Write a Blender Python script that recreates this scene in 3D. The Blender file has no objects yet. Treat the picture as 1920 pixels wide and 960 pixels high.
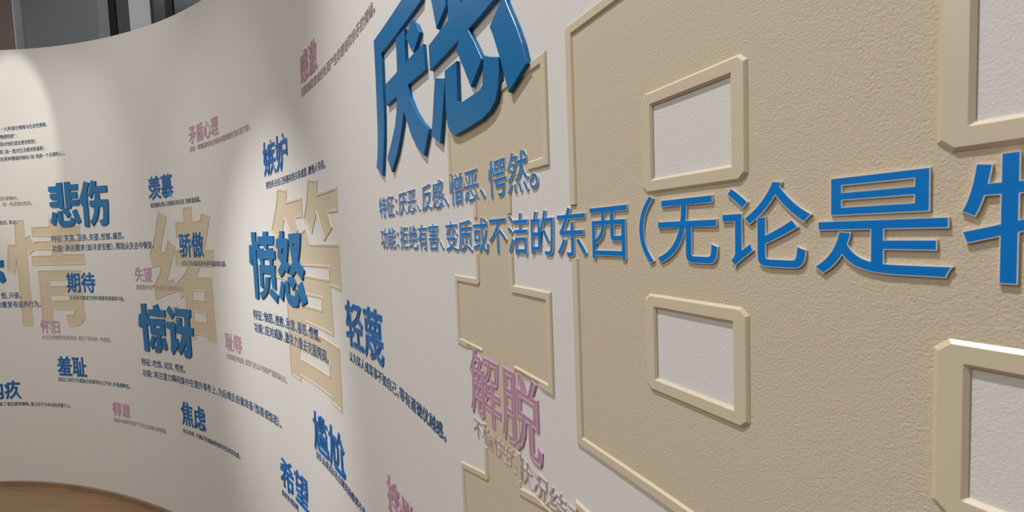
import bpy, bmesh, math, random
import numpy as np
from mathutils import Vector, Matrix
from mathutils.geometry import tessellate_polygon

scene = bpy.context.scene
COL = scene.collection

# ------------------------------------------------------------------ camera, world, lamps, exposure
EYE = 1.5
cam_data = bpy.data.cameras.new('camera')
cam = bpy.data.objects.new('camera', cam_data)
COL.objects.link(cam)
cam_data.sensor_fit = 'HORIZONTAL'
cam_data.sensor_width = 36.0
cam_data.lens = 761.36 / 1920 * 36.0
cam_data.shift_y = -(480 - 475.70) / 1920
cam_data.clip_start = 0.01
PITCH, ROLL = 0.050945, -0.037491
_f = Vector((0, math.cos(PITCH), -math.sin(PITCH)))
_u = Vector((0, math.sin(PITCH), math.cos(PITCH)))
_r = Vector((1, 0, 0))
_right = _r * math.cos(ROLL) + _u * math.sin(ROLL)
_up = -_r * math.sin(ROLL) + _u * math.cos(ROLL)
cam.matrix_world = Matrix(((_right.x, _up.x, -_f.x, 0), (_right.y, _up.y, -_f.y, 0), (_right.z, _up.z, -_f.z, EYE), (0, 0, 0, 1)))
cam_data.dof.use_dof = True
cam_data.dof.focus_distance = 0.6
cam_data.dof.aperture_fstop = 22.0
scene.camera = cam

world = bpy.data.worlds.new('hall_air')
scene.world = world
world.use_nodes = True
bg = world.node_tree.nodes['Background']
bg.inputs['Color'].default_value = (1.0, 0.975, 0.93, 1)
bg.inputs['Strength'].default_value = 0.15
scene.view_settings.view_transform = 'Standard'
scene.view_settings.look = 'None'
scene.view_settings.gamma = 1.0
scene.view_settings.use_curve_mapping = False
scene.view_settings.exposure = 0.0

# ------------------------------------------------------------------ the curved wall: plan points every 5 cm along it
S_FIRST, S_STEP = -1.2, 0.05
WALL_XY = [(-4.84157,1.45092), (-4.80682,1.48687), (-4.77208,1.52283), (-4.73733,1.55878), (-4.70258,1.59474), (-4.66784,1.63069), (-4.63309,1.66665), (-4.59835,1.70260), (-4.56360,1.73855), (-4.52886,1.77451), (-4.49411,1.81046), (-4.45936,1.84642), (-4.42462,1.88237), (-4.38987,1.91833), (-4.35513,1.95428), (-4.32038,1.99024), (-4.28563,2.02619), (-4.25089,2.06215), (-4.21614,2.09810), (-4.18140,2.13406), (-4.14665,2.17001), (-4.11191,2.20597), (-4.07716,2.24192), (-4.04241,2.27787), (-4.00767,2.31383), (-3.97194,2.34878), (-3.93321,2.38038), (-3.89198,2.40864), (-3.84869,2.43363), (-3.80373,2.45550), (-3.75747,2.47444), (-3.71016,2.49061), (-3.66206,2.50422), (-3.61334,2.51544), (-3.56416,2.52446), (-3.51465,2.53143), (-3.46491,2.53649), (-3.41502,2.53978), (-3.36505,2.54141), (-3.31505,2.54149), (-3.26507,2.54014), (-3.21515,2.53746), (-3.16530,2.53355), (-3.11556,2.52853), (-3.06593,2.52246), (-3.01643,2.51541), (-2.96707,2.50745), (-2.91785,2.49864), (-2.86878,2.48901), (-2.81987,2.47863), (-2.77112,2.46754), (-2.72253,2.45575), (-2.67410,2.44332), (-2.62584,2.43026), (-2.57774,2.41661), (-2.52980,2.40239), (-2.48203,2.38763), (-2.43442,2.37235), (-2.38698,2.35656), (-2.33970,2.34030), (-2.29258,2.32356), (-2.24563,2.30637), (-2.19886,2.28870), (-2.15227,2.27056), (-2.10586,2.25195), (-2.05965,2.23286), (-2.01363,2.21330), (-1.96782,2.19326), (-1.92223,2.17274), (-1.87685,2.15174), (-1.83171,2.13025), (-1.78679,2.10828), (-1.74212,2.08583), (-1.69769,2.06289), (-1.65352,2.03947), (-1.60961,2.01555), (-1.56597,1.99114), (-1.52261,1.96625), (-1.47953,1.94086), (-1.43675,1.91499), (-1.39427,1.88862), (-1.35210,1.86175), (-1.31025,1.83440), (-1.26872,1.80655), (-1.22753,1.77820), (-1.18669,1.74937), (-1.14619,1.72003), (-1.10607,1.69020), (-1.06631,1.65988), (-1.02694,1.62906), (-0.98796,1.59774), (-0.94939,1.56593), (-0.91123,1.53363), (-0.87349,1.50082), (-0.83619,1.46753), (-0.79933,1.43374), (-0.76291,1.39949), (-0.72692,1.36477), (-0.69137,1.32962), (-0.65626,1.29402), (-0.62158,1.25800), (-0.58734,1.22157), (-0.55353,1.18473), (-0.52016,1.14750), (-0.48723,1.10987), (-0.45474,1.07187), (-0.42268,1.03350), (-0.39107,0.99476), (-0.35990,0.95566), (-0.32919,0.91621), (-0.29894,0.87640), (-0.26914,0.83625), (-0.23981,0.79576), (-0.21092,0.75495), (-0.18244,0.71385), (-0.15438,0.67247), (-0.12676,0.63079), (-0.09963,0.58879), (-0.07305,0.54644), (-0.04711,0.50369), (-0.02183,0.46056), (0.00280,0.41705), (0.02688,0.37323), (0.05072,0.32928), (0.07467,0.28538), (0.09823,0.24128), (0.12105,0.19679), (0.14393,0.15234), (0.16682,0.10788), (0.18971,0.06343), (0.21261,0.01899), (0.23551,-0.02546), (0.25841,-0.06991), (0.28130,-0.11436), (0.30420,-0.15881), (0.32710,-0.20326), (0.35000,-0.24771), (0.37290,-0.29216), (0.39579,-0.33661), (0.41869,-0.38105), (0.44159,-0.42550), (0.46449,-0.46995), (0.48738,-0.51440), (0.51028,-0.55885), (0.53318,-0.60330), (0.55608,-0.64775), (0.57897,-0.69220), (0.60187,-0.73664), (0.62477,-0.78109), (0.64767,-0.82554), (0.67056,-0.86999), (0.69346,-0.91444), (0.71636,-0.95889), (0.73926,-1.00334), (0.76215,-1.04779), (0.78505,-1.09224), (0.80795,-1.13668)]
SHAPES = {
'yan1': [[[(43885,3793),(45413,3825),(46436,3810),(46227,3421),(44264,3406),(44289,3244),(44271,2830),(44257,2346),(44204,1964),(44131,1680),(43982,1196),(43652,1403),(43743,1613),(43825,1995),(43850,2332),(43881,3053),(43887,3555)]],[[(45801,3347),(46019,3183),(46134,3017),(45842,2833),(45519,3179),(45675,3252)]],[[(45073,3351),(45481,3345),(45467,2829),(46227,2811),(46265,2424),(45535,2440),(45514,2440),(45588,2235),(45791,1971),(46028,1748),(46310,1560),(46061,1219),(45825,1374),(45579,1605),(45410,1872),(45268,2074),(45206,1950),(45090,1769),(44864,1480),(44509,1198),(44306,1491),(44508,1657),(44795,1943),(44915,2174),(44973,2423),(44407,2419),(44405,2804),(44885,2812),(45048,2817)]]],
'yan2': [[[(46599,3262),(46747,2798),(47085,2939),(47073,3084),(46846,3289)]],[[(46442,2702),(47143,2735),(47153,2868),(47199,3409),(47542,3316),(47500,2816),(47516,2742),(47611,2756),(47741,2795),(47790,3266),(48065,3209),(48041,2957),(48712,2888),(48681,2385),(48349,2382),(47709,2368),(47869,2156),(48031,1918),(47716,1714),(47406,2198),(47332,2275),(47451,2370),(46447,2348)]],[[(46958,2169),(47333,2156),(47320,1667),(47371,1630),(47437,1622),(47933,1610),(48016,1646),(48071,1941),(48201,1873),(48408,1792),(48415,1647),(48372,1484),(48302,1379),(48171,1314),(47970,1281),(47426,1270),(47207,1277),(47069,1329),(46978,1442),(46941,1649),(46945,1937)]],[[(46612,2188),(46931,2078),(46940,2020),(46859,1730),(46700,1272),(46377,1452),(46462,1665),(46556,2010)]],[[(48558,2328),(48238,2167),(48318,2024),(48427,1784),(48588,1380),(48950,1526),(48878,1737),(48776,1941),(48653,2155),(48590,2270)]]],
'nu1': [[[(32271,429),(32697,416),(32684,170),(32638,-355),(32646,-979),(32622,-2073),(32557,-2268),(32249,-2259),(32267,-2175),(32258,-987),(32290,-512),(32275,-104)]],[[(31991,-81),(32295,-104),(32274,-512),(32175,-934),(31911,-803)]],[[(32638,24),(32862,51),(32980,-294),(32837,-312),(32621,-293)]],[[(32897,242),(33454,232),(33479,415),(33915,401),(33900,233),(34504,219),(34472,-99),(33831,-97),(33793,-259),(33528,-236),(33454,-93),(32877,-87)]],[[(32755,-325),(32978,-302),(32991,-233),(33330,-227),(33434,-310),(33671,-318),(33966,-223),(34323,-224),(34343,-329),(34558,-340),(34544,-627),(34284,-645),(34249,-837),(33973,-835),(33929,-642),(33354,-642),(33338,-841),(33059,-846),(32933,-662),(32765,-602)]],[[(32874,-881),(33053,-880),(33062,-831),(33341,-826),(33331,-884),(33966,-875),(33974,-828),(34251,-825),(34242,-875),(34479,-872),(34421,-1790),(34084,-1745),(33984,-1211),(33194,-1202),(33168,-1792),(33065,-1813),(32869,-1731)]],[[(33454,-1345),(33852,-1328),(33723,-1716),(33545,-1938),(33298,-2107),(32934,-2264),(32782,-2002),(33139,-1887),(33353,-1753)]],[[(33930,-1771),(34595,-1997),(34464,-2291),(34043,-2127),(33726,-1964)]]],
'nu2': [[[(35169,384),(35548,356),(35479,115),(35743,110),(35965,45),(35880,-296),(35718,-684),(35721,-728),(35950,-851),(35896,-934),(35686,-1125),(35495,-1002),(35031,-1299),(34746,-1041),(35167,-775),(34798,-545),(34892,-255),(34738,-233),(34761,103),(35109,108)],[(35316,-253),(35500,-249),(35446,-434),(35245,-422)]],[[(36024,258),(37117,262),(37192,216),(37092,-167),(36830,-686),(37351,-971),(37120,-1305),(36535,-1004),(36169,-1218),(35857,-1138),(35999,-997),(36049,-835),(36265,-709),(36085,-136)],[(36381,-98),(36649,-100),(36561,-360)]],[[(35023,-1415),(35315,-1525),(35190,-1884),(35060,-2169),(34720,-2004)]],[[(35376,-1403),(35745,-1397),(35751,-1472),(35737,-1856),(36138,-1872),(36320,-1878),(36395,-1619),(36696,-1729),(36733,-1895),(36576,-2172),(36334,-2250),(35873,-2269),(35585,-2158),(35430,-1949),(35400,-1590)]],[[(35722,-1239),(36169,-1218),(36455,-1428),(36138,-1696),(35801,-1440),(35680,-1365)]],[[(36606,-1506),(37012,-1351),(37321,-1794),(37418,-1968),(36952,-2174),(36789,-1839)]]],
'bei1': [[[(12998,3810),(13663,3813),(13697,4005),(14184,3997),(14185,2774),(14176,2438),(13825,2448),(13698,2571),(13116,2584),(12996,2657),(12992,2888),(13697,2916),(13708,2998),(13198,3018),(13091,3099),(13081,3374),(13675,3372),(13686,3454),(13107,3480),(12995,3528)]],[[(14381,4008),(14836,4001),(14898,3822),(15546,3813),(15529,3475),(14852,3495),(14837,3390),(15437,3365),(15445,3012),(14836,3032),(14859,2932),(15557,2916),(15534,2578),(14837,2600),(14762,2416),(14371,2437),(14370,3223)]],[[(13185,2306),(13514,2190),(13346,1481),(13114,1516),(12958,1673)]],[[(14067,2444),(14385,2452),(14523,2380),(14724,2058),(14428,1874),(14110,2227)]],[[(13579,2320),(14001,2315),(14007,1744),(14551,1699),(14687,1788),(14730,1918),(15034,1789),(15059,1608),(14937,1449),(14701,1360),(13870,1360),(13720,1499),(13563,1756),(13560,2088)]],[[(14879,2279),(15241,2367),(15600,1617),(15254,1485),(15066,1837)]]],
'bei2': [[[(16161,3929),(16604,3801),(16474,3524),(16341,3261),(16337,3021),(16339,2678),(16316,1271),(15936,1294),(15893,1345),(15904,2493),(15770,2533),(15609,2905),(15787,3184),(16010,3588)]],[[(16808,3929),(17261,3844),(17204,3580),(18218,3539),(18230,3180),(17006,3198),(16889,3193),(16717,2893),(16427,3079),(16588,3340)]],[[(16534,2785),(16997,2781),(17053,3166),(17452,3139),(17479,2794),(18208,2764),(18244,2565),(18110,1474),(17986,1346),(17689,1284),(17444,1300),(17312,1645),(17637,1645),(17710,1966),(17732,2383),(17384,2410),(17300,2098),(17126,1709),(16679,1296),(16435,1564),(16699,1793),(16858,2089),(16929,2404),(16571,2424),(16526,2587)]]],
'jing1': [[[(20528,-3121),(21001,-3105),(20985,-3654),(20974,-4332),(20991,-5756),(20665,-5782),(20536,-5760),(20525,-4549),(20506,-3675)]],[[(20266,-3693),(20549,-3682),(20517,-4503),(20147,-4403)]],[[(20991,-3612),(21156,-3604),(21252,-4265),(20966,-4282)]],[[(21710,-3204),(22163,-3095),(22299,-3394),(22873,-3400),(22849,-3760),(21867,-3763),(21328,-3756),(21173,-3696),(21184,-3418),(21742,-3394)]],[[(21245,-3912),(22730,-3885),(22717,-4767),(22240,-4798),(22250,-5500),(22082,-5727),(21615,-5779),(21533,-5560),(21479,-5414),(21752,-5371),(21797,-4813),(21287,-4783),(21275,-4315)],[(21732,-4263),(22240,-4249),(22223,-4399),(21734,-4408)]],[[(21371,-4853),(21704,-4926),(21492,-5327),(21313,-5632),(21068,-5360)]],[[(22293,-4957),(22631,-4878),(22834,-5448),(22563,-5588),(22418,-5527)]]],
'jing2': [[[(23039,-3359),(23300,-3145),(23785,-3562),(23498,-3844)]],[[(22881,-4000),(23705,-3980),(23772,-4132),(23700,-4906),(23900,-4821),(24017,-5123),(23339,-5755),(23144,-5462),(23235,-5162),(23247,-4395),(22889,-4337)]],[[(23880,-3245),(25433,-3238),(25420,-3617),(25241,-3637),(25227,-4158),(25541,-4163),(25572,-4166),(25522,-4564),(25226,-4571),(25199,-5557),(25006,-5739),(24648,-5780),(24489,-5676),(24475,-5384),(24735,-5343),(24758,-4862),(24581,-5201),(24118,-5685),(23841,-5406),(24135,-5061),(24407,-4561),(23846,-4535),(23902,-4195),(23976,-3710),(24435,-3713),(24412,-4157),(24743,-4145),(24755,-3630),(23869,-3613)]]],
'le': [[[(7553,60),(8721,218),(8702,-140),(7892,-252),(7899,-572),(7485,-577)]],[[(7377,-453),(8942,-506),(8925,-925),(8284,-945),(8214,-1966),(7883,-2278),(7609,-2107),(7842,-1874),(7900,-952),(7324,-952)]],[[(8654,-1157),(8862,-1283),(9007,-1788),(8698,-1940),(8475,-1572)]],[[(7422,-1176),(7736,-1307),(7504,-1942),(7238,-1772)]]],
'qing': [[[(9980,1968),(10706,1957),(10687,848),(11086,995),(11366,448),(11401,619),(12708,600),(12713,847),(11232,879),(11230,1493),(12696,1487),(12728,1937),(13690,1914),(13687,1463),(15374,1413),(15339,817),(13777,847),(13772,598),(15184,569),(15137,13),(13695,30),(13679,-223),(15533,-253),(15547,-933),(11036,-905),(11026,-265),(12706,-268),(12727,24),(11350,46),(10909,-236),(10744,279),(10707,-1293),(10719,-2206),(10651,-4674),(9867,-4657),(9865,-1438),(9888,-473),(9697,-1484),(9118,-1189),(9327,535),(9883,440)]],[[(11451,-1183),(15118,-1206),(15113,-4164),(14968,-4349),(14724,-4517),(14319,-4662),(13612,-4706),(13400,-3909),(14130,-3879),(14222,-3634),(12334,-3649),(12298,-4574),(11398,-4589)],[(12300,-1847),(14257,-1852),(14277,-2135),(12316,-2152)],[(12279,-2782),(14222,-2762),(14216,-3025),(12272,-3050)]]],
'xu': [[[(22887,1849),(23721,1522),(23380,836),(22819,-289),(23332,-271),(23664,364),(24359,-31),(24141,-426),(23269,-1789),(23969,-1683),(24035,-1956),(25129,-1359),(25487,-1089),(24205,-1017),(24294,-197),(25037,-207),(25088,365),(24502,381),(24516,1206),(25380,1205),(25386,1877),(26280,1876),(26257,1152),(27024,1175),(27259,1538),(28096,1292),(27326,-228),(28162,-230),(28143,-1068),(26684,-1104),(26286,-1514),(27788,-1536),(27822,-4750),(26960,-4714),(26957,-4485),(25778,-4482),(25701,-4725),(25193,-4713),(24952,-3240),(24923,-2527),(24505,-2752),(24226,-2385),(23148,-2580),(21987,-2882),(21877,-2084),(22600,-1365),(22727,-1036),(21903,-1153),(21717,-356),(22035,-27),(22410,666)],[(25767,-2299),(26915,-2272),(26928,-2686),(25748,-2668)],[(25759,-3349),(26938,-3366),(26916,-3747),(25736,-3741)]],[[(21846,-3565),(24200,-3059),(24162,-3810),(21847,-4330)]]],
'guan': [[[(35133,1901),(36051,1743),(35937,1364),(37446,1387),(37441,736),(36738,732),(36951,359),(36444,39),(36064,288),(35629,751),(35392,380),(34792,80),(34247,416),(34817,1212)]],[[(38122,1883),(38999,1752),(38894,1367),(40614,1392),(40578,726),(39786,735),(40066,331),(39275,-47),(38719,771),(38210,192),(37490,659),(37829,1186)]],[[(37680,409),(37977,-94),(40507,-102),(40518,-1373),(39605,-1321),(39628,-2756),(37103,-2698),(37110,-2854),(40037,-2990),(39980,-4873),(39049,-4838),(39044,-4682),(36296,-4679),(36289,-4873),(35307,-4844),(35308,-3013),(35412,-1388),(34405,-1359),(34321,-46),(35555,-41),(37014,262)],[(36905,-840),(39513,-804),(39497,-1114),(36855,-1108)],[(36638,-1786),(38713,-1756),(38679,-2081),(36626,-2096)],[(36328,-3739),(39071,-3695),(39039,-4014),(36306,-4016)]]],
}

def _plan():
    p = np.array(WALL_XY)
    n = len(p)
    sub = 5
    out = []
    for i in range(n - 1):
        p0, p1, p2, p3 = p[max(i - 1, 0)], p[i], p[i + 1], p[min(i + 2, n - 1)]
        for k in range(sub):
            t = k / sub
            out.append(0.5 * ((2 * p1) + (p2 - p0) * t + (2 * p0 - 5 * p1 + 4 * p2 - p3) * t * t + (3 * p1 - p0 - 3 * p2 + p3) * t ** 3))
    out.append(p[-1])
    return np.array(out)
PLAN = _plan()
PS = S_FIRST + np.arange(len(PLAN)) * S_STEP / 5
_t = np.gradient(PLAN, axis=0)
_t /= np.linalg.norm(_t, axis=1)[:, None]
PN = np.stack([_t[:, 1], -_t[:, 0]], 1)

def on_wall(s, z, h):
    """points of the wall surface: s along it, z from eye level, h out of it"""
    s = np.asarray(s, float); z = np.asarray(z, float); h = np.asarray(h, float)
    x = np.interp(s, PS, PLAN[:, 0]); y = np.interp(s, PS, PLAN[:, 1])
    nx = np.interp(s, PS, PN[:, 0]); ny = np.interp(s, PS, PN[:, 1])
    return np.stack([x + nx * h, y + ny * h, z + EYE], -1)

SPOTS = [
    # s, metres out of the wall, height, aimed at s, aimed at z, power, cone degrees, blend, colour
    (1.06, 1.05, 3.95, 1.09, 0.70, 108, 20, 0.5, (1.0, 0.955, 0.86)),
    (0.80, 1.05, 3.95, 0.82, 0.1, 14, 44, 0.8, (1.0, 0.94, 0.85)),
    (1.60, 1.20, 3.95, 1.45, -0.05, 78, 40, 1.0, (1.0, 0.95, 0.88)),
    (2.20, 1.20, 3.95, 2.20, 0.45, 34, 44, 1.0, (1.0, 0.98, 0.95)),
    (3.10, 2.00, 3.95, 3.46, -0.48, 430, 24, 1.0, (1.0, 0.985, 0.985)),
    (3.00, 2.00, 3.95, 3.00, 0.2, 60, 30, 1.0, (1.0, 0.97, 0.94)),
    (4.65, 0.95, 3.95, 4.80, 0.16, 262, 52, 1.0, (1.0, 0.985, 0.995)),
]
for s, dist, zz, s2, z2, power, cone, blend, colr in SPOTS:
    ld = bpy.data.lights.new('spot_lamp', 'SPOT')
    ld.energy = power; ld.spot_size = math.radians(cone); ld.spot_blend = blend
    ld.color = colr; ld.shadow_soft_size = 0.014
    lo = bpy.data.objects.new('spot_lamp', ld); COL.objects.link(lo)
    a = Vector(on_wall(s, zz - EYE, dist)); b = Vector(on_wall(s2, z2, 0))
    lo.location = a
    lo.rotation_euler = (b - a).to_track_quat('-Z', 'Y').to_euler()
for loc, size, power, colr in [((-1.2, -1.5, 4.25), 2.5, 14, (1.0, 0.97, 0.93)), ((-4.5, -0.8, 4.25), 2.5, 165, (1.0, 0.97, 0.92)), ((-3.4, 2.85, 4.25), 0.7, 4.2, (0.93, 0.96, 1.0))]:  # added unseen area lights: soft ambient fill, the last brightens the back hall
    ld = bpy.data.lights.new('fill_light', 'AREA')
    ld.energy = power; ld.size = size; ld.color = colr
    lo = bpy.data.objects.new('fill_light', ld); COL.objects.link(lo)
    lo.location = loc

# ------------------------------------------------------------------ materials
def material(name, color, rough=0.6, spec=0.3, bump=None, metallic=0.0):
    m = bpy.data.materials.new(name); m.use_nodes = True
    nt = m.node_tree; b = nt.nodes['Principled BSDF']
    b.inputs['Base Color'].default_value = (*color, 1)
    b.inputs['Roughness'].default_value = rough
    b.inputs['Specular IOR Level'].default_value = spec
    b.inputs['Metallic'].default_value = metallic
    if bump:
        scale, dist, strength = bump
        tc = nt.nodes.new('ShaderNodeTexCoord')
        n1 = nt.nodes.new('ShaderNodeTexNoise'); n1.inputs['Scale'].default_value = scale
        n1.inputs['Detail'].default_value = 3.0; n1.inputs['Roughness'].default_value = 0.55
        n1.inputs['Distortion'].default_value = 0.6
        bp = nt.nodes.new('ShaderNodeBump'); bp.inputs['Distance'].default_value = dist
        bp.inputs['Strength'].default_value = strength
        nt.links.new(tc.outputs['Object'], n1.inputs['Vector'])
        nt.links.new(n1.outputs['Fac'], bp.inputs['Height'])
        nt.links.new(bp.outputs['Normal'], b.inputs['Normal'])
    return m

M_WALL = material('wall_paint', (0.652, 0.634, 0.610), 0.75, 0.2, (1000, 0.0006, 0.36))
M_TAN = material('tan_textured_paint', (0.565, 0.483, 0.355), 0.75, 0.25, (1000, 0.0006, 0.65))
M_RIM = material('tan_smooth_print', (0.585, 0.508, 0.372), 0.32, 0.45)
M_SLAB = material('blue_acrylic', (0.002, 0.136, 0.345), 0.36, 0.35)
M_BLUE = material('blue_print', (0.0003, 0.170, 0.54), 0.48, 0.18)
M_INK = material('dark_blue_print', (0.020, 0.085, 0.21), 0.4, 0.4)
M_FINE = material('grey_blue_fine_print', (0.045, 0.105, 0.185), 0.45, 0.3)
M_WORD = material('blue_word_print', (0.003, 0.118, 0.365), 0.38, 0.35)
M_EDGE = material('white_print_edge', (0.70, 0.66, 0.60), 0.4, 0.4)
M_PINK = material('mauve_print', (0.46, 0.275, 0.375), 0.36, 0.45)
M_MAUVE = material('mauve_ink', (0.41, 0.32, 0.315), 0.45, 0.35)
M_MAUVE_EDGE = material('mauve_white_edge', (0.66, 0.56, 0.55), 0.4, 0.4)

def wood(name, c1, c2, planks):
    m = bpy.data.materials.new(name); m.use_nodes = True
    nt = m.node_tree; b = nt.nodes['Principled BSDF']; b.inputs['Roughness'].default_value = 0.45
    tc = nt.nodes.new('ShaderNodeTexCoord')
    mp = nt.nodes.new('ShaderNodeMapping'); mp.inputs['Rotation'].default_value = (0, 0, math.radians(28)); mp.inputs['Scale'].default_value = (1.2, 9, 1)
    ns = nt.nodes.new('ShaderNodeTexNoise'); ns.inputs['Scale'].default_value = 3.0; ns.inputs['Detail'].default_value = 6
    rp = nt.nodes.new('ShaderNodeValToRGB')
    rp.color_ramp.elements[0].position = 0.3; rp.color_ramp.elements[0].color = (*c1, 1)
    rp.color_ramp.elements[1].position = 0.7; rp.color_ramp.elements[1].color = (*c2, 1)
    nt.links.new(tc.outputs['Object'], mp.inputs['Vector']); nt.links.new(mp.outputs['Vector'], ns.inputs['Vector'])
    nt.links.new(ns.outputs['Fac'], rp.inputs['Fac'])
    last = rp.outputs['Color']
    if planks:
        mp2 = nt.nodes.new('ShaderNodeMapping'); mp2.inputs['Rotation'].default_value = (0, 0, math.radians(28))
        bk = nt.nodes.new('ShaderNodeTexBrick')
        bk.inputs['Scale'].default_value = 1.0; bk.inputs['Brick Width'].default_value = 1.2; bk.inputs['Row Height'].default_value = 0.19
        bk.inputs['Mortar Size'].default_value = 0.0010
        bk.inputs['Color1'].default_value = (0.92, 0.92, 0.92, 1); bk.inputs['Color2'].default_value = (1, 1, 1, 1); bk.inputs['Mortar'].default_value = (0.80, 0.78, 0.76, 1)
        mx = nt.nodes.new('ShaderNodeMix'); mx.data_type = 'RGBA'; mx.blend_type = 'MULTIPLY'; mx.inputs[0].default_value = 1.0
        nt.links.new(tc.outputs['Object'], mp2.inputs['Vector']); nt.links.new(mp2.outputs['Vector'], bk.inputs['Vector'])
        nt.links.new(last, mx.inputs[6]); nt.links.new(bk.outputs['Color'], mx.inputs[7]); last = mx.outputs[2]
    nt.links.new(last, b.inputs['Base Color'])
    return m
M_FLOOR = wood('oak_laminate', (0.235, 0.137, 0.066), (0.315, 0.192, 0.098), True)
M_SKIRT = wood('oak_skirting', (0.21, 0.13, 0.075), (0.28, 0.18, 0.11), False)
M_HALL = material('hall_wall_paint', (0.25, 0.265, 0.285), 0.6, 0.3)
M_CEIL = material('hall_ceiling_paint', (0.25, 0.25, 0.25), 0.8, 0.2)
M_BLACK = material('black_mullion', (0.008, 0.009, 0.010), 0.5, 0.3)
M_PANE = material('dark_window_glass', (0.10, 0.115, 0.13), 0.3, 0.5)
M_GREYCOL = material('grey_column_paint', (0.78, 0.78, 0.80), 0.6, 0.3)
M_BROWN = material('brown_cladding', (0.27, 0.205, 0.19), 0.6, 0.3)
M_LIT_SIDE = material('painted_lit_side', (0.80, 0.80, 0.83), 0.6, 0.3)  # lit look of the pillar's side, put into the colour

# ------------------------------------------------------------------ helpers
def link(name, verts, faces, mats, parent=None, fmat=None, smooth=False):
    me = bpy.data.meshes.new(name)
    me.from_pydata([tuple(map(float, v)) for v in verts], [], faces)
    for m in mats: me.materials.append(m)
    if fmat is not None: me.polygons.foreach_set('material_index', fmat)
    if smooth: me.polygons.foreach_set('use_smooth', [True] * len(me.polygons))
    me.update()
    o = bpy.data.objects.new(name, me); COL.objects.link(o)
    if parent is not None:
        o.parent = parent
        o.matrix_parent_inverse = Matrix.Translation(-parent_world(parent))
    return o

ORIGIN = {}
def parent_world(p):
    return ORIGIN.get(p.name, Vector((0, 0, 0)))

def thing(name, label, category, s, z, group=None):
    o = bpy.data.objects.new(name, None); COL.objects.link(o)
    o.location = Vector(on_wall(s, z, 0)); ORIGIN[o.name] = Vector(o.location); o.empty_display_size = 0.05
    o['label'] = label; o['category'] = category
    if group: o['group'] = group
    return o

def structure(o):
    o['kind'] = 'structure'; return o

def box(name, x0, x1, y0, y1, z0, z1, m, parent=None):
    v = [(x, y, z) for z in (z0, z1) for y in (y0, y1) for x in (x0, x1)]
    f = [(0, 2, 3, 1), (4, 5, 7, 6), (0, 1, 5, 4), (2, 6, 7, 3), (0, 4, 6, 2), (1, 3, 7, 5)]
    return link(name, v, f, [m], parent)

# ------------------------------------------------------------------ the setting
def wall_top(s):
    return 1.2997 - 0.0785 * s if s < 3.2 else 1.2997 - 0.0785 * 3.2

def strip_solid(name, z_low, z_high, h_back, h_front, m, smooth=True):
    """a wall or skirting that follows the plan curve"""
    verts, faces = [], []
    idx = range(len(PS))
    for i in idx:
        zt = z_high(PS[i]) if callable(z_high) else z_high
        for (z, h) in ((z_low, h_front), (zt, h_front), (zt, h_back), (z_low, h_back)):
            verts.append(on_wall(PS[i], z, h))
    for i in range(len(PS) - 1):
        a, b = 4 * i, 4 * i + 4
        for k in range(4):
            k2 = (k + 1) % 4
            faces.append((a + k, b + k, b + k2, a + k2))
    faces.append((0, 1, 2, 3)); n = 4 * (len(PS) - 1); faces.append((n + 3, n + 2, n + 1, n))
    o = link(name, verts, faces, [m])
    if smooth:
        fl = [(i % 4 in (0, 2)) and i < len(faces) - 2 for i in range(len(faces))]
        o.data.polygons.foreach_set('use_smooth', fl)
        # keep the top and end edges sharp
        o.data.set_sharp_from_angle(angle=math.radians(40))
    return structure(o)

strip_solid('wall_right', -1.5, wall_top, -0.15, 0.0, M_WALL)
strip_solid('baseboard_right', -1.5, -1.47, 0.0003, 0.012, M_SKIRT)
structure(box('floor', -9, 4.5, -5, 4.6, -0.1, 0, M_FLOOR))
structure(box('ceiling', -9, 4.5, -5, 4.6, 4.3, 4.4, M_CEIL))
YB = 3.66
structure(box('wall_back', -9, 4.5, YB, YB + 0.2, 0, 4.3, M_HALL))
win = structure(box('window_1', -3.367, -1.9, YB - 0.012, YB - 0.0005, 0.1, 4.25, M_PANE))
for x0, x1 in ((-3.427, -3.367), (-2.934, -2.867), (-2.2, -2.14)):
    box('mullion', x0, x1, YB - 0.022, YB - 0.0005, 0.1, 4.25, M_BLACK, win)
o = box('column', -3.240, -3.056, YB - 0.03, YB - 0.0125, 0.0, 4.3, M_GREYCOL)
o['label'] = 'light grey flat column between dark window mullions above the curved wall'; o['category'] = 'column'
o = bpy.data.objects.new('pillar', None); COL.objects.link(o); o.location = (-4.8, YB, 0); ORIGIN[o.name] = Vector(o.location)
o['label'] = 'brown clad pillar with a pale lit side at the far top left corner'; o['category'] = 'pillar'
box('cladding', -5.6, -4.212, YB - 0.06, YB - 0.0005, 0.0, 4.3, M_BROWN, o)
box('lit_side', -4.2118, -4.204, YB - 0.0605, YB - 0.0005, 0.0, 4.3, M_LIT_SIDE, o)  # side face of the pillar, coloured pale to look lit
o = box('panel', -3.539, -3.4275, YB - 0.004, YB - 0.0005, 0.0, 4.3, material('blue_grey_panel', (0.31, 0.33, 0.36), 0.6, 0.3))
o['label'] = 'narrow blue grey upright panel beside the leftmost black mullion'; o['category'] = 'panel'

# ------------------------------------------------------------------ outlines: insets, slabs, rims
def oriented(loop, ccw):
    a = sum(loop[i][0] * loop[(i + 1) % len(loop)][1] - loop[(i + 1) % len(loop)][0] * loop[i][1] for i in range(len(loop)))
    return list(loop) if (a > 0) == ccw else list(reversed(loop))

def clean(loop, eps=0.0004):
    out = []
    for p in loop:
        if not out or math.hypot(p[0] - out[-1][0], p[1] - out[-1][1]) > eps: out.append(p)
    if math.hypot(out[0][0] - out[-1][0], out[0][1] - out[-1][1]) <= eps: out.pop()
    return out

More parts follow.
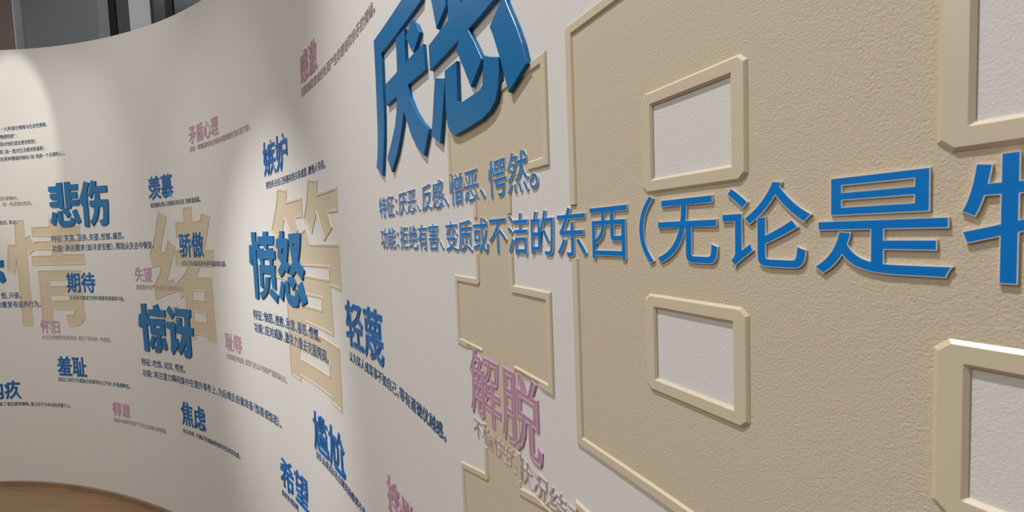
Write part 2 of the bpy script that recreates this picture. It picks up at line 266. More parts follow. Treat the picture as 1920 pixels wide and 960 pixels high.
def inset(loop, d, chamfer=0.0):
    """moves every corner into the material (left of travel); two points per corner"""
    n = len(loop); res = []
    for i in range(n):
        p0, p, p2 = loop[i - 1], loop[i], loop[(i + 1) % n]
        a = Vector((p[0] - p0[0], p[1] - p0[1])).normalized(); b = Vector((p2[0] - p[0], p2[1] - p[1])).normalized()
        na, nb = Vector((-a.y, a.x)), Vector((-b.y, b.x))
        k = 1 + na.dot(nb)
        P = Vector(p)
        turn = a.x * b.y - a.y * b.x
        if k < 0.25:
            q = P + (na + nb) * d
            res += [q, q]
        else:
            m = P + (na + nb) * (d / k)
            if turn < -0.3 and chamfer > 0:
                w = d * chamfer * math.tan(0.5 * math.acos(max(-1, min(1, na.dot(nb)))))
                res += [m - a * w, m + b * w]
            else:
                res += [m, m]
    return [(q.x, q.y) for q in res]

def flat_build(name, rings, caps, mat, parent, base=None, cut=None, step=0.04, closed=False, smooth=False):
    """rings: lists of (loop, height) profiles swept round an outline; caps: (loops, height) filled faces.  Bent on to the wall."""
    bm = bmesh.new()
    for prof in rings:
        cols = [[bm.verts.new((x, y, h)) for (x, y) in loop] for loop, h in prof]
        n = len(cols[0])
        pairs = list(zip(cols[:-1], cols[1:]))
        if closed: pairs.append((cols[-1], cols[0]))
        for A, B in pairs:
            for i in range(n):
                j = (i + 1) % n
                try: bm.faces.new((A[i], A[j], B[j], B[i]))
                except ValueError: pass
    for loops, h in caps:
        pts = [Vector((x, y, 0)) for lp in loops for (x, y) in lp]
        tris = tessellate_polygon([[Vector((x, y, 0)) for (x, y) in lp] for lp in loops])
        vs = [bm.verts.new((p.x, p.y, h)) for p in pts]
        for t in tris:
            a, b, c = (pts[i] for i in t)
            if (b - a).cross(c - a).z < 0: t = (t[0], t[2], t[1])
            try: bm.faces.new([vs[i] for i in t])
            except ValueError: pass
    bmesh.ops.remove_doubles(bm, verts=bm.verts, dist=0.00002)
    if cut:
        for (x0, x1, y0, y1) in cut:
            near = any(x0 - 0.02 < v.co.x < x1 + 0.02 and y0 - 0.02 < v.co.y < y1 + 0.02 for v in bm.verts) or True
            for co, no in (((x0, 0, 0), (1, 0, 0)), ((x1, 0, 0), (1, 0, 0)), ((0, y0, 0), (0, 1, 0)), ((0, y1, 0), (0, 1, 0))):
                fs = [f for f in bm.faces if max(v.co.x for v in f.verts) > x0 - 1e-5 and min(v.co.x for v in f.verts) < x1 + 1e-5
                      and max(v.co.y for v in f.verts) > y0 - 1e-5 and min(v.co.y for v in f.verts) < y1 + 1e-5]
                if not fs: break
                geom = list({e for f in fs for e in f.edges}) + fs + list({v for f in fs for v in f.verts})
                bmesh.ops.bisect_plane(bm, geom=geom, plane_co=co, plane_no=no, dist=1e-6)
            dead = [f for f in bm.faces if x0 < f.calc_center_median().x < x1 and y0 < f.calc_center_median().y < y1]
            if dead: bmesh.ops.delete(bm, geom=dead, context='FACES')
        edges = [e for e in bm.edges if e.is_boundary]
        if edges and closed: bmesh.ops.holes_fill(bm, edges=edges, sides=0)
    xs = [v.co.x for v in bm.verts]
    if xs:
        k = math.ceil(min(xs) / step)
        while k * step < max(xs):
            bmesh.ops.bisect_plane(bm, geom=bm.verts[:] + bm.edges[:] + bm.faces[:], plane_co=(k * step, 0, 0), plane_no=(1, 0, 0), dist=1e-6)
            k += 1
    bm.verts.index_update()
    co = np.array([v.co[:] for v in bm.verts])
    faces = [[v.index for v in f.verts] for f in bm.faces]
    bm.free()
    return link(name, on_wall(co[:, 0], co[:, 1], co[:, 2]), faces, [mat], parent)

def loops_of(shape):
    return [[oriented(clean([(a / 1e4, b / 1e4) for a, b in lp]), k == 0) for k, lp in enumerate(piece)] for piece in shape]

def slab_character(parent, shape, thick, mat, ch=0.0005, name='character'):
    """thick flat letter: several solid pieces with a fine chamfer round the face"""
    rings, caps = [], []
    for piece in loops_of(shape):
        ins = []
        for lp in piece:
            outer = [p for p in lp for _ in (0, 1)]
            inn = inset(lp, ch)
            rings.append([(outer, 0.0), (outer, thick - ch), (inn, thick)])
            ins.append(clean(inn, 1e-6))
        caps.append((ins, thick))
    return flat_build(name, rings, caps, mat, parent, step=0.05)

def relief_character(parent, pieces, cut, rim_w=0.009, rim_h=0.0019):
    caps, rings = [], []
    for piece in pieces:
        caps.append((piece, 0.0004))
        for lp in piece:
            outer = [p for p in lp for _ in (0, 1)]
            prof = [(outer, 0.0), (outer, rim_h * 0.35), (inset(lp, rim_w * 0.16, 0.3), rim_h), (inset(lp, rim_w * 0.84, 0.42), rim_h),
                    (inset(lp, rim_w, 0.42), rim_h * 0.35), (inset(lp, rim_w, 0.42), 0.0)]
            rings.append(prof)
    flat_build('face', [], caps, M_TAN, parent)
    o = flat_build('rim', rings, [], M_RIM, parent, cut=cut, closed=True)
    return o

# ------------------------------------------------------------------ lettering
_cache = {}
def glyph_mesh(ch, off, kind):
    cu = bpy.data.curves.new('glyph', 'FONT'); cu.body = ch; cu.resolution_u = 8 if kind == 'bevel' else (3 if kind != 'fine' else 2)
    if kind == 'rim':
        cu.fill_mode = 'NONE'; cu.bevel_depth = 0.026; cu.bevel_resolution = 1; cu.offset = off
    elif kind == 'bevel':
        cu.extrude = 0.4; cu.bevel_depth = 0.005; cu.bevel_resolution = 0; cu.offset = off - 0.005
    else:
        cu.extrude = 0.5; cu.offset = off
    ob = bpy.data.objects.new('glyph', cu); COL.objects.link(ob)
    dg = bpy.context.evaluated_depsgraph_get(); dg.update()
    me = bpy.data.meshes.new_from_object(ob.evaluated_get(dg))
    v = np.array([x.co[:] for x in me.vertices]) if len(me.vertices) else np.zeros((0, 3))
    fs = [list(p.vertices) for p in me.polygons]; nz = [p.normal.z for p in me.polygons]
    area = sum(p.area for p in me.polygons if p.normal.z > 0.9)
    bpy.data.objects.remove(ob); bpy.data.curves.remove(cu); bpy.data.meshes.remove(me)
    return v, fs, nz, area

def outline_length(ch):
    a0 = glyph_mesh(ch, 0.0, 'plain')[3]; a1 = glyph_mesh(ch, 0.001, 'plain')[3]
    return a0, max((a1 - a0) / 0.001, 0.0)

def glyph(ch, off, kind):
    """vertices (em units, z 0..1) and faces of one letter; a thickened outline that folds over itself is thickened less"""
    key = (ch, off, kind)
    if key in _cache: return _cache[key]
    v, fs, nz, area = glyph_mesh(ch, off, kind)
    if kind != 'rim' and off > 0 and len(v):
        a0, per = outline_length(ch)
        grow = off if kind != 'bevel' else off - 0.005
        o = off
        while abs(area - (a0 + per * grow)) > 0.02 * a0 + 0.25 * per * abs(grow) and o > 0.0005:
            o *= 0.5; grow = o if kind != 'bevel' else o - 0.005
            v, fs, nz, area = glyph_mesh(ch, o, kind)
            if kind == 'bevel' and o < off * 0.3: break
    if kind != 'rim' and len(v):
        z0, z1 = v[:, 2].min(), v[:, 2].max()
        v[:, 2] = (v[:, 2] - z0) / (z1 - z0)
        keep = [i for i in range(len(fs)) if not (nz[i] < -0.5 and np.all(v[fs[i], 2] < 0.01))]
        fs = [fs[i] for i in keep]; nz = [nz[i] for i in keep]
    top = [0 if n > 0.9 else 1 for n in nz]
    _cache[key] = (v, fs, top)
    return _cache[key]

WIDE = {':': ('：', 0.0), '(': ('（', -0.5), ')': ('）', 0.0), ',': ('，', 0.0)}
def put_glyph(parent, ch, s, z, em, sx, thick, off, kind, mats, name='character', base=0.0002):
    g, dx = WIDE.get(ch, (ch, 0.0))
    v, fs, top = glyph(g, off, kind)
    s = s + dx * em * sx
    if not len(fs): return None
    hh = base + v[:, 2] * thick if kind != 'rim' else base + v[:, 2] * em * 0.5
    return link(name, on_wall(s + v[:, 0] * em * sx, z + v[:, 1] * em, hh), fs, mats, parent, fmat=[min(t, len(mats) - 1) for t in top])

ADV = {':': .5, '、': .52, '(': .5, ')': .5, ',': .5, '。': .5, ';': .5, '”': .5, '•': .6}
CUTS = []
def text_line(parent, text, s, z, em, sx, thick, mats, kind='fine', off=0.006):
    x = s
    for ch in text:
        put_glyph(parent, ch, x, z, em, sx, thick, off, kind, mats)
        a = ADV.get(ch, 1.0)
        b = GB.get(ch, (0.03, 0.97, -0.08, 0.84))
        CUTS.append((x + (b[0] * sx - .035) * em, x + (b[1] * sx + .035) * em, z + (b[2] - .035) * em, z + (b[3] + .035) * em))
        x += a * em * sx

# ------------------------------------------------------------------ what is written where
GB = {'(':(0.06,0.31,-0.23,0.69), ')':(0.01,0.26,-0.23,0.69), ',':(0.05,0.18,-0.12,0.12), ':':(0.05,0.17,-0.01,0.46), ';':(0.05,0.18,-0.12,0.46), '”':(0.04,0.39,0.45,0.69), '•':(0.05,0.30,0.22,0.47), '、':(0.05,0.34,-0.06,0.22), '。':(0.04,0.35,-0.06,0.24), '一':(0.04,0.96,0.35,0.43), '上':(0.05,0.95,-0.03,0.83), '不':(0.04,0.96,-0.08,0.77), '与':(0.06,0.89,-0.07,0.82), '东':(0.07,0.94,-0.07,0.85), '两':(0.06,0.94,-0.08,0.77), '严':(0.03,0.94,-0.08,0.78), '丧':(0.06,0.96,-0.08,0.84), '个':(0.04,0.97,-0.08,0.84), '中':(0.10,0.90,-0.08,0.84), '为':(0.06,0.90,-0.07,0.84), '乐':(0.04,0.96,-0.08,0.83), '九':(0.03,0.98,-0.08,0.83), '了':(0.10,0.89,-0.08,0.77), '事':(0.05,0.96,-0.08,0.84), '些':(0.04,0.96,-0.06,0.84), '产':(0.04,0.93,-0.09,0.84), '人':(0.04,0.97,-0.08,0.84), '从':(0.04,0.96,-0.08,0.82), '他':(0.02,0.96,-0.08,0.84), '件':(0.03,0.95,-0.08,0.84), '价':(0.04,0.97,-0.09,0.84), '任':(0.02,0.96,-0.08,0.84), '份':(0.03,0.97,-0.08,0.84), '优':(0.04,0.95,-0.08,0.84), '会':(0.04,0.96,-0.08,0.84), '伤':(0.02,0.93,-0.08,0.84), '低':(0.02,0.97,-0.08,0.84), '使':(0.02,0.97,-0.08,0.84), '信':(0.03,0.95,-0.08,0.84), '值':(0.03,0.96,-0.08,0.84), '倾':(0.02,0.96,-0.08,0.84), '做':(0.02,0.97,-0.08,0.84), '傲':(0.03,0.97,-0.08,0.84), '克':(0.04,0.96,-0.08,0.84), '关':(0.05,0.96,-0.08,0.84), '兴':(0.05,0.95,-0.08,0.83), '内':(0.10,0.90,-0.08,0.84), '况':(0.04,0.97,-0.08,0.79), '准':(0.05,0.95,-0.08,0.83), '到':(0.06,0.91,-0.06,0.82), '力':(0.05,0.91,-0.08,0.84), '功':(0.04,0.94,-0.08,0.82), '助':(0.03,0.93,-0.08,0.84), '励':(0.03,0.93,-0.09,0.82), '势':(0.04,0.96,-0.08,0.84), '即':(0.07,0.91,-0.08,0.79), '历':(0.04,0.95,-0.08,0.79), '厌':(0.03,0.96,-0.08,0.78), '去':(0.05,0.95,-0.07,0.84), '又':(0.04,0.97,-0.07,0.77), '反':(0.06,0.94,-0.08,0.83), '发':(0.03,0.96,-0.08,0.84), '变':(0.05,0.96,-0.08,0.85), '可':(0.06,0.95,-0.08,0.77), '吃':(0.08,0.97,-0.07,0.84), '合':(0.04,0.97,-0.08,0.84), '同':(0.09,0.91,-0.08,0.79), '后':(0.03,0.95,-0.08,0.83), '向':(0.10,0.91,-0.08,0.84), '和':(0.03,0.90,-0.08,0.83), '喜':(0.05,0.95,-0.08,0.84), '因':(0.08,0.92,-0.08,0.80), '困':(0.08,0.92,-0.08,0.79), '在':(0.04,0.94,-0.08,0.84), '境':(0.03,0.95,-0.08,0.85), '声':(0.03,0.93,-0.09,0.84), '处':(0.03,0.97,-0.08,0.84), '备':(0.03,0.97,-0.08,0.84), '复':(0.03,0.96,-0.08,0.84), '外':(0.04,0.97,-0.08,0.84), '失':(0.04,0.97,-0.08,0.84), '夺':(0.04,0.97,-0.08,0.84), '奋':(0.03,0.97,-0.08,0.84), '好':(0.03,0.96,-0.08,0.84), '如':(0.05,0.92,-0.08,0.84), '妒':(0.04,0.93,-0.09,0.84), '威':(0.03,0.97,-0.08,0.84), '嫉':(0.04,0.97,-0.08,0.84), '存':(0.03,0.96,-0.08,0.84), '安':(0.07,0.94,-0.08,0.84), '定':(0.04,0.96,-0.08,0.85), '害':(0.07,0.94,-0.08,0.85), '对':(0.05,0.96,-0.08,0.84), '寻':(0.07,0.96,-0.07,0.80), '将':(0.04,0.95,-0.08,0.84), '尬':(0.03,0.96,-0.08,0.84), '就':(0.05,0.97,-0.08,0.84), '尴':(0.04,0.96,-0.08,0.84), '己':(0.14,0.96,-0.06,0.78), '希':(0.04,0.94,-0.08,0.84), '带':(0.05,0.95,-0.08,0.84), '帮':(0.05,0.94,-0.08,0.84), '常':(0.09,0.92,-0.08,0.84), '幸':(0.05,0.95,-0.08,0.84), '应':(0.04,0.96,-0.09,0.85), '度':(0.04,0.96,-0.08,0.85), '异':(0.05,0.95,-0.08,0.79), '张':(0.09,0.97,-0.09,0.82), '强':(0.05,0.97,-0.09,0.79), '征':(0.03,0.96,-0.08,0.84), '待':(0.03,0.96,-0.08,0.84), '很':(0.03,0.96,-0.08,0.84), '得':(0.02,0.95,-0.08,0.84), '德':(0.03,0.96,-0.08,0.84), '心':(0.04,0.97,-0.06,0.81), '忧':(0.03,0.95,-0.08,0.84), '快':(0.03,0.97,-0.08,0.84), '怀':(0.03,0.96,-0.08,0.84), '态':(0.05,0.96,-0.06,0.84), '怒':(0.04,0.97,-0.07,0.84), '怕':(0.04,0.93,-0.08,0.84), '性':(0.03,0.95,-0.08,0.84), '恐':(0.04,0.97,-0.06,0.80), '恢':(0.04,0.96,-0.08,0.84), '恨':(0.03,0.96,-0.08,0.84), '恩':(0.05,0.95,-0.06,0.80), '恶':(0.05,0.94,-0.06,0.79), '恼':(0.03,0.94,-0.08,0.84), '悔':(0.03,0.96,-0.08,0.85), '悦':(0.04,0.97,-0.08,0.84), '悲':(0.05,0.96,-0.06,0.85), '情':(0.03,0.96,-0.08,0.84), '惊':(0.03,0.95,-0.08,0.84), '惠':(0.05,0.94,-0.07,0.84), '惧':(0.04,0.96,-0.08,0.84), '愉':(0.03,0.97,-0.08,0.84), '意':(0.06,0.93,-0.07,0.85), '愕':(0.04,0.96,-0.08,0.84), '感':(0.04,0.96,-0.07,0.84), '愤':(0.03,0.96,-0.08,0.84), '慕':(0.04,0.96,-0.08,0.84), '慨':(0.03,0.96,-0.08,0.84), '慰':(0.04,0.95,-0.06,0.84), '憎':(0.03,0.91,-0.08,0.85), '懊':(0.03,0.97,-0.08,0.84), '成':(0.04,0.96,-0.09,0.84), '我':(0.04,0.97,-0.08,0.83), '或':(0.06,0.96,-0.08,0.84), '所':(0.03,0.96,-0.08,0.83), '担':(0.03,0.95,-0.07,0.84), '拒':(0.03,0.95,-0.07,0.84), '拥':(0.03,0.93,-0.08,0.84), '挫':(0.03,0.97,-0.08,0.84), '损':(0.03,0.96,-0.08,0.84), '敌':(0.04,0.96,-0.08,0.84), '整':(0.04,0.96,-0.05,0.84), '无':(0.04,0.96,-0.08,0.77), '旧':(0.12,0.89,-0.08,0.80), '时':(0.08,0.96,-0.07,0.84), '是':(0.04,0.96,-0.08,0.80), '暴':(0.04,0.97,-0.08,0.81), '更':(0.05,0.97,-0.08,0.79), '有':(0.04,0.94,-0.08,0.84), '服':(0.03,0.97,-0.08,0.80), '望':(0.05,0.95,-0.06,0.84), '期':(0.04,0.93,-0.08,0.83), '未':(0.03,0.97,-0.08,0.84), '本':(0.04,0.97,-0.08,0.84), '束':(0.04,0.97,-0.08,0.84), '来':(0.03,0.97,-0.08,0.84), '某':(0.04,0.97,-0.08,0.84), '比':(0.09,0.94,-0.07,0.84), '求':(0.04,0.97,-0.08,0.84), '沮':(0.04,0.96,-0.07,0.83), '注':(0.04,0.96,-0.07,0.84), '洁':(0.04,0.94,-0.08,0.84), '活':(0.04,0.96,-0.08,0.84), '混':(0.04,0.97,-0.08,0.83), '渴':(0.04,0.93,-0.08,0.83), '满':(0.04,0.95,-0.08,0.84), '激':(0.04,0.97,-0.08,0.84), '点':(0.04,0.95,-0.08,0.84), '烈':(0.04,0.96,-0.08,0.83), '焦':(0.03,0.96,-0.08,0.85), '然':(0.03,0.96,-0.08,0.85), '爱':(0.04,0.93,-0.07,0.83), '物':(0.03,0.95,-0.08,0.84), '特':(0.04,0.96,-0.08,0.84), '状':(0.03,0.97,-0.08,0.84), '理':(0.04,0.97,-0.05,0.79), '生':(0.05,0.95,-0.05,0.84), '疚':(0.03,0.97,-0.09,0.84), '痛':(0.03,0.95,-0.08,0.85), '的':(0.09,0.93,-0.06,0.84), '益':(0.05,0.96,-0.05,0.84), '直':(0.05,0.96,-0.04,0.84), '盾':(0.04,0.96,-0.08,0.83), '瞬':(0.07,0.94,-0.08,0.83), '矛':(0.03,0.95,-0.08,0.79), '确':(0.04,0.93,-0.08,0.84), '碍':(0.03,0.96,-0.08,0.81), '社':(0.03,0.96,-0.08,0.84), '种':(0.02,0.94,-0.08,0.84), '空':(0.08,0.93,-0.05,0.85), '系':(0.07,0.94,-0.07,0.83), '紧':(0.07,0.94,-0.08,0.82), '经':(0.03,0.97,-0.05,0.84), '结':(0.03,0.94,-0.08,0.84), '绝':(0.03,0.96,-0.06,0.85), '绪':(0.04,0.96,-0.08,0.84), '续':(0.04,0.96,-0.08,0.84), '缺':(0.03,0.97,-0.08,0.84), '羞':(0.03,0.95,-0.06,0.84), '羡':(0.04,0.97,-0.09,0.85), '而':(0.05,0.95,-0.08,0.79), '耻':(0.04,0.96,-0.08,0.84), '胁':(0.03,0.96,-0.08,0.83), '能':(0.06,0.96,-0.08,0.84), '脱':(0.03,0.97,-0.08,0.84), '自':(0.16,0.85,-0.08,0.84), '苦':(0.06,0.94,-0.08,0.84), '范':(0.06,0.96,-0.08,0.84), '落':(0.04,0.97,-0.08,0.84), '蔑':(0.04,0.96,-0.08,0.84), '虑':(0.04,0.96,-0.07,0.84), '行':(0.03,0.96,-0.08,0.84), '表':(0.04,0.97,-0.08,0.84), '被':(0.03,0.97,-0.08,0.84), '西':(0.06,0.94,-0.08,0.78), '观':(0.03,0.97,-0.08,0.79), '规':(0.04,0.96,-0.08,0.83), '解':(0.03,0.96,-0.08,0.84), '言':(0.05,0.95,-0.08,0.84), '誉':(0.04,0.97,-0.08,0.84), '认':(0.05,0.97,-0.08,0.84), '论':(0.04,0.98,-0.06,0.84), '诧':(0.05,0.94,-0.06,0.84), '谎':(0.04,0.97,-0.08,0.84), '谢':(0.05,0.96,-0.08,0.84), '豪':(0.06,0.94,-0.08,0.85), '败':(0.04,0.97,-0.08,0.83), '质':(0.04,0.95,-0.08,0.84), '贬':(0.04,0.97,-0.08,0.83), '走':(0.03,0.96,-0.08,0.84), '越':(0.03,0.97,-0.08,0.84), '足':(0.04,0.96,-0.08,0.79), '身':(0.04,0.94,-0.09,0.84), '轻':(0.04,0.96,-0.08,0.84), '辱':(0.04,0.96,-0.08,0.79), '达':(0.04,0.96,-0.06,0.84), '过':(0.04,0.96,-0.06,0.84), '运':(0.04,0.97,-0.08,0.79), '违':(0.04,0.96,-0.07,0.83), '道':(0.04,0.96,-0.07,0.84), '郁':(0.02,0.95,-0.08,0.84), '重':(0.05,0.95,-0.05,0.83), '量':(0.05,0.96,-0.06,0.81), '间':(0.09,0.91,-0.08,0.83), '降':(0.08,0.97,-0.08,0.84), '障':(0.07,0.96,-0.08,0.84), '集':(0.03,0.97,-0.08,0.84), '需':(0.07,0.94,-0.08,0.80), '非':(0.06,0.96,-0.08,0.84), '骄':(0.02,0.98,-0.08,0.82)}
BIG = [
    ('very large thick blue word 厌恶 (disgust) at the top centre', 4.360, 0.130, ['yan1', 'yan2']),
    ('thick blue word 愤怒 (anger) over the left half of giant tan 管', 3.190, -0.230, ['nu1', 'nu2']),
    ('thick blue word 悲伤 (sadness) above the giant tan letter 情', 1.296, 0.130, ['bei1', 'bei2']),
    ('thick dark blue word 惊讶 (surprise) below the giant tan letter 绪', 2.015, -0.578, ['jing1', 'jing2']),
    ('thick blue letter end of 快乐 (joy) cut by the left edge', 0.720, -0.220, ['le']),
]
WORDS = [
    ('羡慕', 'b', 'blue rimmed word 羡慕 (envy) up right of the thick word 悲伤', 2.2136, 0.2570, 0.1261, 0.1232),
    ('骄傲', 'b', 'blue rimmed word 骄傲 (pride) standing on the giant tan letter 绪', 2.4739, -0.0485, 0.1268, 0.1247),
    ('期待', 'b', 'blue rimmed word 期待 (anticipation) over the right half of giant tan 情', 1.3729, -0.2478, 0.1279, 0.1296),
    ('羞耻', 'b', 'blue rimmed word 羞耻 (shame) below the small mauve word 怀旧', 1.2268, -0.7652, 0.1311, 0.1275),
    ('内疚', 'b', 'blue rimmed word 内疚 (guilt) cut by the left edge of the photo', 0.6919, -0.9220, 0.1260, 0.1170),
    ('焦虑', 'b', 'blue rimmed word 焦虑 (anxiety) low under the long caption of 惊讶', 2.3583, -0.9311, 0.1340, 0.1242),
    ('嫉妒', 'b', 'blue rimmed word 嫉妒 (jealousy) just above the giant tan letter 管', 3.3899, 0.2558, 0.1303, 0.1277),
    ('轻蔑', 'b', 'blue rimmed word 轻蔑 (contempt) right of the thick word 愤怒', 4.0671, -0.2646, 0.1263, 0.1347),
    ('希望', 'b', 'blue rimmed word 希望 (hope) at the bottom edge, left of 尴尬', 3.3482, -0.9563, 0.1360, 0.1401),
    ('尴尬', 'b', 'blue rimmed word 尴尬 (embarrassment) below the foot of giant tan 管', 3.7149, -0.6756, 0.1385, 0.1400),
    ('失望', 'p', 'small mauve word 失望 (disappointment) at the left edge of giant tan 绪', 2.0113, -0.1833, 0.0841, 0.0856),
    ('怀旧', 'p', 'small mauve word 怀旧 (nostalgia) at the foot of giant tan 情', 1.1205, -0.5043, 0.0866, 0.0828),
    ('得意', 'p', 'small mauve word 得意 (smugness) low left, between 羞耻 and 焦虑', 1.6877, -0.9813, 0.0880, 0.0856),
    ('矛盾心理', 'p', 'four-letter mauve word 矛盾心理 (ambivalence) above the blue word 羡慕', 2.6552, 0.4864, 0.0883, 0.0768),
    ('感激', 'p', 'mauve word 感激 (gratitude) high up, left of the thick word 厌恶', 3.8036, 0.4787, 0.0926, 0.0792),
    ('耻辱', 'p', 'small mauve word 耻辱 (humiliation) between thick words 惊讶 and 愤怒', 2.8670, -0.4801, 0.0877, 0.0869),
    ('解脱', 'p', 'large pink word 解脱 (relief) over the lower part of giant tan 理', 4.7227, -0.2229, 0.0910, 0.0852),
    ('挫败', 'p', 'mauve word cut by the bottom edge, right of 尴尬', 4.3045, -0.5920, 0.0900, 0.0880),
]
PRINT = [
    ('two raised bright blue lines under 厌恶 growing large to the right', 'B', 'two-line blue definitions', [('特征:厌恶、反感、憎恶、愕然。', 4.3557, 0.0433, 0.0439, 1.0), ('功能:拒绝有害、变质或不洁的东西(无论是物', 4.3554, -0.018, 0.0439, 0.998)]),
    ('two dark blue lines under the thick word 愤怒, crossing tan 管', 'b', 'two-line blue definitions', [('特征:恼怒、挫败、敌意、暴怒、愤慨。', 3.1812, -0.3119, 0.0439, 1.0), ('功能:应对威胁,激发力量去克服障碍。', 3.1812, -0.3657, 0.0439, 1.005)]),
    ('two dark blue lines under the thick word 悲伤, crossing tan 情', 'b', 'two-line blue definitions', [('特征:失落、沮丧、失望、忧郁、痛苦。', 1.2807, 0.051, 0.0439, 1.002), ('功能:表达需求(如寻求安慰),帮助从失去中恢复。', 1.28, -0.0077, 0.0439, 1.004)]),
    ('two dark blue lines under 惊讶, the lower one very long', 'b', 'two-line blue definitions', [('特征:吃惊、诧异、愕然。', 2.0063, -0.6586, 0.0439, 0.986), ('功能:将注意力瞬间集中在意外事件上,为后续反应做准备(惊喜或惊恐)。', 2.0061, -0.7213, 0.0439, 1.008)]),
    ('two dark blue line ends at the left edge, left of 期待', 'b', 'two-line blue definitions', [('悦、兴奋。', 0.8518, -0.2886, 0.0439, 0.845), ('励重复有益的行为。', 0.8093, -0.3457, 0.0439, 0.907)]),
    ('five blue-grey line ends in the bright light at upper left', 'b', None, [('•九种混合情绪与社会性情绪。', 0.9739, 0.7398, 0.0285, 0.97), ('情感特质”:', 0.956, 0.6931, 0.0285, 0.913), ('我对他的谎言感到愤怒);', 0.9504, 0.6492, 0.0285, 0.931), ('如:我一直对生活感到很满意);', 0.9424, 0.6033, 0.0285, 0.948), ('应某种情绪的倾向(如:他是一个乐观的人)。', 0.941, 0.5587, 0.0285, 0.969)]),
    ('two mauve line ends at the left edge, above tan 情', 'm', None, [('感到的事物时。', 0.8681, 0.3186, 0.029, 0.954), ('和一些恐惧的经历。', 0.9266, 0.2823, 0.029, 0.925)]),
    ('short dark blue line end touching the top of tan 情', 'b', None, [('信任、幸运。', 0.8911, 0.1716, 0.0285, 0.932)]),
    ('small dark blue line of text under the word 羡慕 (envy)', 'b', 'one-line blue captions', [('渴望拥有他人所拥有的东西、特质或成就。', 2.2173, 0.2047, 0.0287, 0.989)]),
    ('small dark blue line of text under the word 骄傲 (pride)', 'b', 'one-line blue captions', [('对自己的成就或身份感到满意和自豪。', 2.4868, -0.1011, 0.0287, 0.963)]),
    ('small dark blue line of text under the word 期待 (anticipation)', 'b', 'one-line blue captions', [('对未来可能发生的好事感到渴望和兴奋。', 1.3848, -0.3013, 0.0287, 1.017)]),
    ('small dark blue line of text under the word 羞耻 (shame)', 'b', 'one-line blue captions', [('因自己的行为或缺点而感到自己不好,价值感降低。', 1.2254, -0.8111, 0.0287, 1.03)]),
    ('small dark blue line of text under the word 内疚 (guilt)', 'b', 'one-line blue captions', [('因做了事后感到懊悔,重点在行为本身而非整个人。', 0.7361, -0.9767, 0.0287, 0.916)]),
    ('small dark blue line of text under the word 焦虑 (anxiety)', 'b', 'one-line blue captions', [('对未来的、不确定的威胁感到的担忧和紧张感。', 2.361, -0.9884, 0.0287, 1.012)]),
    ('small dark blue line of text under the word 嫉妒 (jealousy)', 'b', 'one-line blue captions', [('害怕失去自己所拥有的关系或爱,被他人夺走。', 3.4005, 0.2005, 0.0287, 1.009)]),
    ('small dark blue line of text under the word 轻蔑 (contempt)', 'b', 'one-line blue captions', [('认为某人或某事不如自己,带有道德优越感。', 4.0804, -0.315, 0.0287, 1.015)]),
    ('small dark blue line of text under the word 尴尬 (embarrassment)', 'b', 'one-line blue captions', [('因失态或违反社会规范而感到不适', 3.7289, -0.7158, 0.0287, 0.948)]),
    ('small dark blue line of text under the word 希望 (hope)', 'b', 'one-line blue captions', [('即使处境困难', 3.3503, -1.0037, 0.0287, 0.948)]),
    ('small faint mauve line of text under the word 失望 (disappointment)', 'm', 'one-line mauve captions', [('期望落空时产生的悲伤与挫败的混合。', 2.0165, -0.232, 0.0287, 1.004)]),
    ('small faint mauve line of text under the word 怀旧 (nostalgia)', 'm', 'one-line mauve captions', [('对过去的感伤性的渴望,混合了快乐和一些悲伤。', 1.1244, -0.5477, 0.0287, 1.014)]),
    ('small faint mauve line of text under the word 得意 (smugness)', 'm', 'one-line mauve captions', [('因成功或优势而产生的过度满足和骄傲。', 1.6883, -1.0264, 0.0287, 1.021)]),
    ('small faint mauve line of text under the word 矛盾心理 (ambivalence)', 'm', 'one-line mauve captions', [('对同一事物同时存在两种矛盾的情绪(如又爱又恨)。', 2.6518, 0.4429, 0.0287, 0.986)]),
    ('small faint mauve line of text under the word 感激 (gratitude)', 'm', 'one-line mauve captions', [('因得到恩惠或好处而产生的感谢和快乐的情绪。', 3.8021, 0.436, 0.0287, 1.008)]),
    ('small faint mauve line of text under the word 耻辱 (humiliation)', 'm', 'one-line mauve captions', [('比羞耻更强烈,常常与社会声誉的严重贬损有关。', 2.8729, -0.5267, 0.0287, 1.014)]),
    ('small raised pink line of text under the word 解脱 (relief)', 'P', 'one-line mauve captions', [('不愉快的状况结束了', 4.727, -0.2607, 0.0287, 1.006)]),
]
LI = [[[(46835, 1550), (49190, 1550), (49190, 575), (48475, 575), (48475, -538), (49150, -538), (49150, -1490), (48475, -1490), (48475, -2710), (49230, -2500), (49230, -3450), (48000, -4000), (46855, -4250), (46825, -3206), (47580, -3000), (47560, -1490), (46895, -1490), (46895, -538), (47560, -538), (47560, 575), (46835, 575)]], [[(49470, 1610), (53080, 1610), (53080, -1780), (51700, -1780), (51700, -2293), (53120, -2293), (53120, -3000), (51700, -3000), (51700, -3850), (53250, -3850), (53250, -4780), (49250, -4780), (49250, -3850), (50850, -3850), (50850, -3000), (49427, -3000), (49427, -2293), (50850, -2293), (50850, -1780), (49470, -1780)], [(50340, 751), (50852, 751), (50852, 306), (50340, 306)], [(50340, -512), (50852, -512), (50852, -962), (50340, -962)], [(51702, 751), (52214, 751), (52214, 306), (51702, 306)], [(51702, -512), (52214, -512), (52214, -962), (51702, -962)]]]
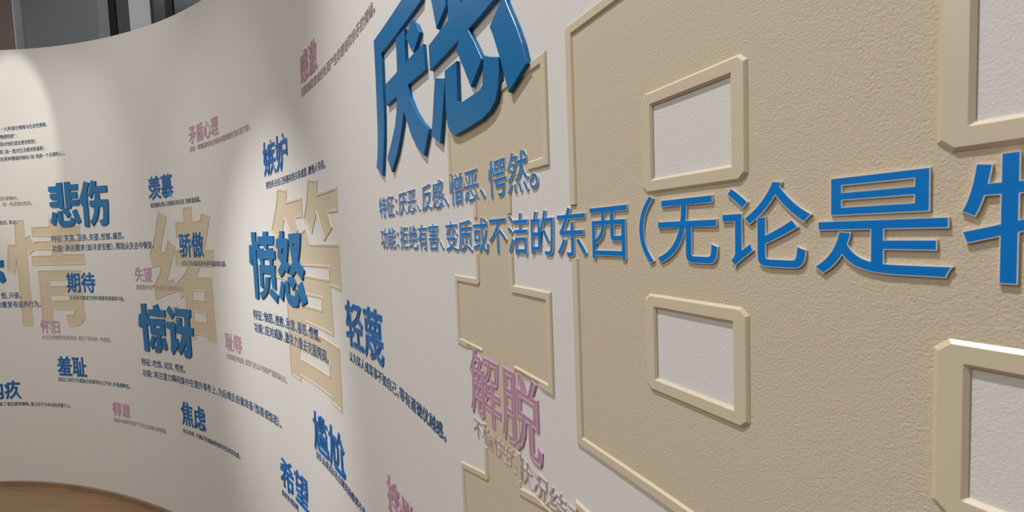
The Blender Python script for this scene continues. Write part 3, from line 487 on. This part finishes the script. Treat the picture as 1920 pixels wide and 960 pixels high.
RELIEF = [
    ('giant tan relief letter 情, leftmost of the four', 0.92, -0.47, loops_of(SHAPES['qing'])),
    ('giant tan relief letter 绪 behind the small blue word 骄傲', 2.17, -0.47, loops_of(SHAPES['xu'])),
    ('giant tan relief letter 管 behind the thick blue word 愤怒', 3.43, -0.48, loops_of(SHAPES['guan'])),
    ('giant tan relief letter 理 with window-like openings, filling the right half', 4.69, -0.48, loops_of(LI)),
]

# four thick blue words (and the end of a fifth): every letter traced piece by piece
THICK = 0.0055
for label, s, z, parts in BIG:
    t = thing('heading_word', label, 'wall lettering', s, z, 'thick blue raised words')
    for key in parts: slab_character(t, SHAPES[key], THICK, M_SLAB)

# middle-sized words with a raised rim round every stroke
for text, colr, label, s, z, em, adv in WORDS:
    t = thing('heading_word', label, 'wall lettering', s, z, 'blue rimmed words' if colr == 'b' else 'mauve rimmed words')
    m = M_WORD if colr == 'b' else M_PINK
    for i, ch in enumerate(text):
        sx = adv / em
        c = put_glyph(t, ch, s + i * adv, z, em, sx, 0.0008, 0.0, 'plain', [m])
        put_glyph(c, ch, s + i * adv, z, em, sx, 0.0008, 0.0, 'rim', [m], name='rim', base=0.0004)
        b = GB.get(ch, (0.03, 0.97, -0.08, 0.84))
        CUTS.append((s + i * adv + (b[0] - .05) * adv, s + i * adv + (b[1] + .05) * adv, z + (b[2] - .05) * em, z + (b[3] + .04) * em))

# lines of small print
for label, colr, group, lines in PRINT:
    t = thing('definition_text', label, 'wall text', lines[0][1], lines[0][2], group)
    for text, s, z, em, sx in lines:
        if colr == 'B': mats, kind, th, off = [M_BLUE, M_EDGE], 'bevel', 0.0014, 0.010
        elif colr == 'b': mats, kind, th, off = ([M_INK, M_INK] if em > 0.035 or s > 3.0 else [M_FINE, M_FINE]), 'fine', 0.0008, 0.008 if em > 0.035 else 0.0
        else: mats, kind, th, off = ([M_MAUVE, M_MAUVE_EDGE] if colr == 'P' else [M_MAUVE, M_MAUVE]), ('bevel' if colr == 'P' else 'fine'), 0.0008, 0.004
        if len(lines) > 1:
            q = bpy.data.objects.new('text_line', None); COL.objects.link(q)
            q.parent = t; ORIGIN[q.name] = Vector(on_wall(s, z, 0)); q.location = ORIGIN[q.name] - t.location; q.empty_display_size = 0.03
        else: q = t
        text_line(q, text, s, z, em, sx, th, mats, kind, off)

# four giant tan letters in low relief
for label, s, z, pieces in RELIEF:
    t = thing('relief_character', label, 'relief lettering', s, z, 'giant tan relief letters')
    relief_character(t, pieces, CUTS)
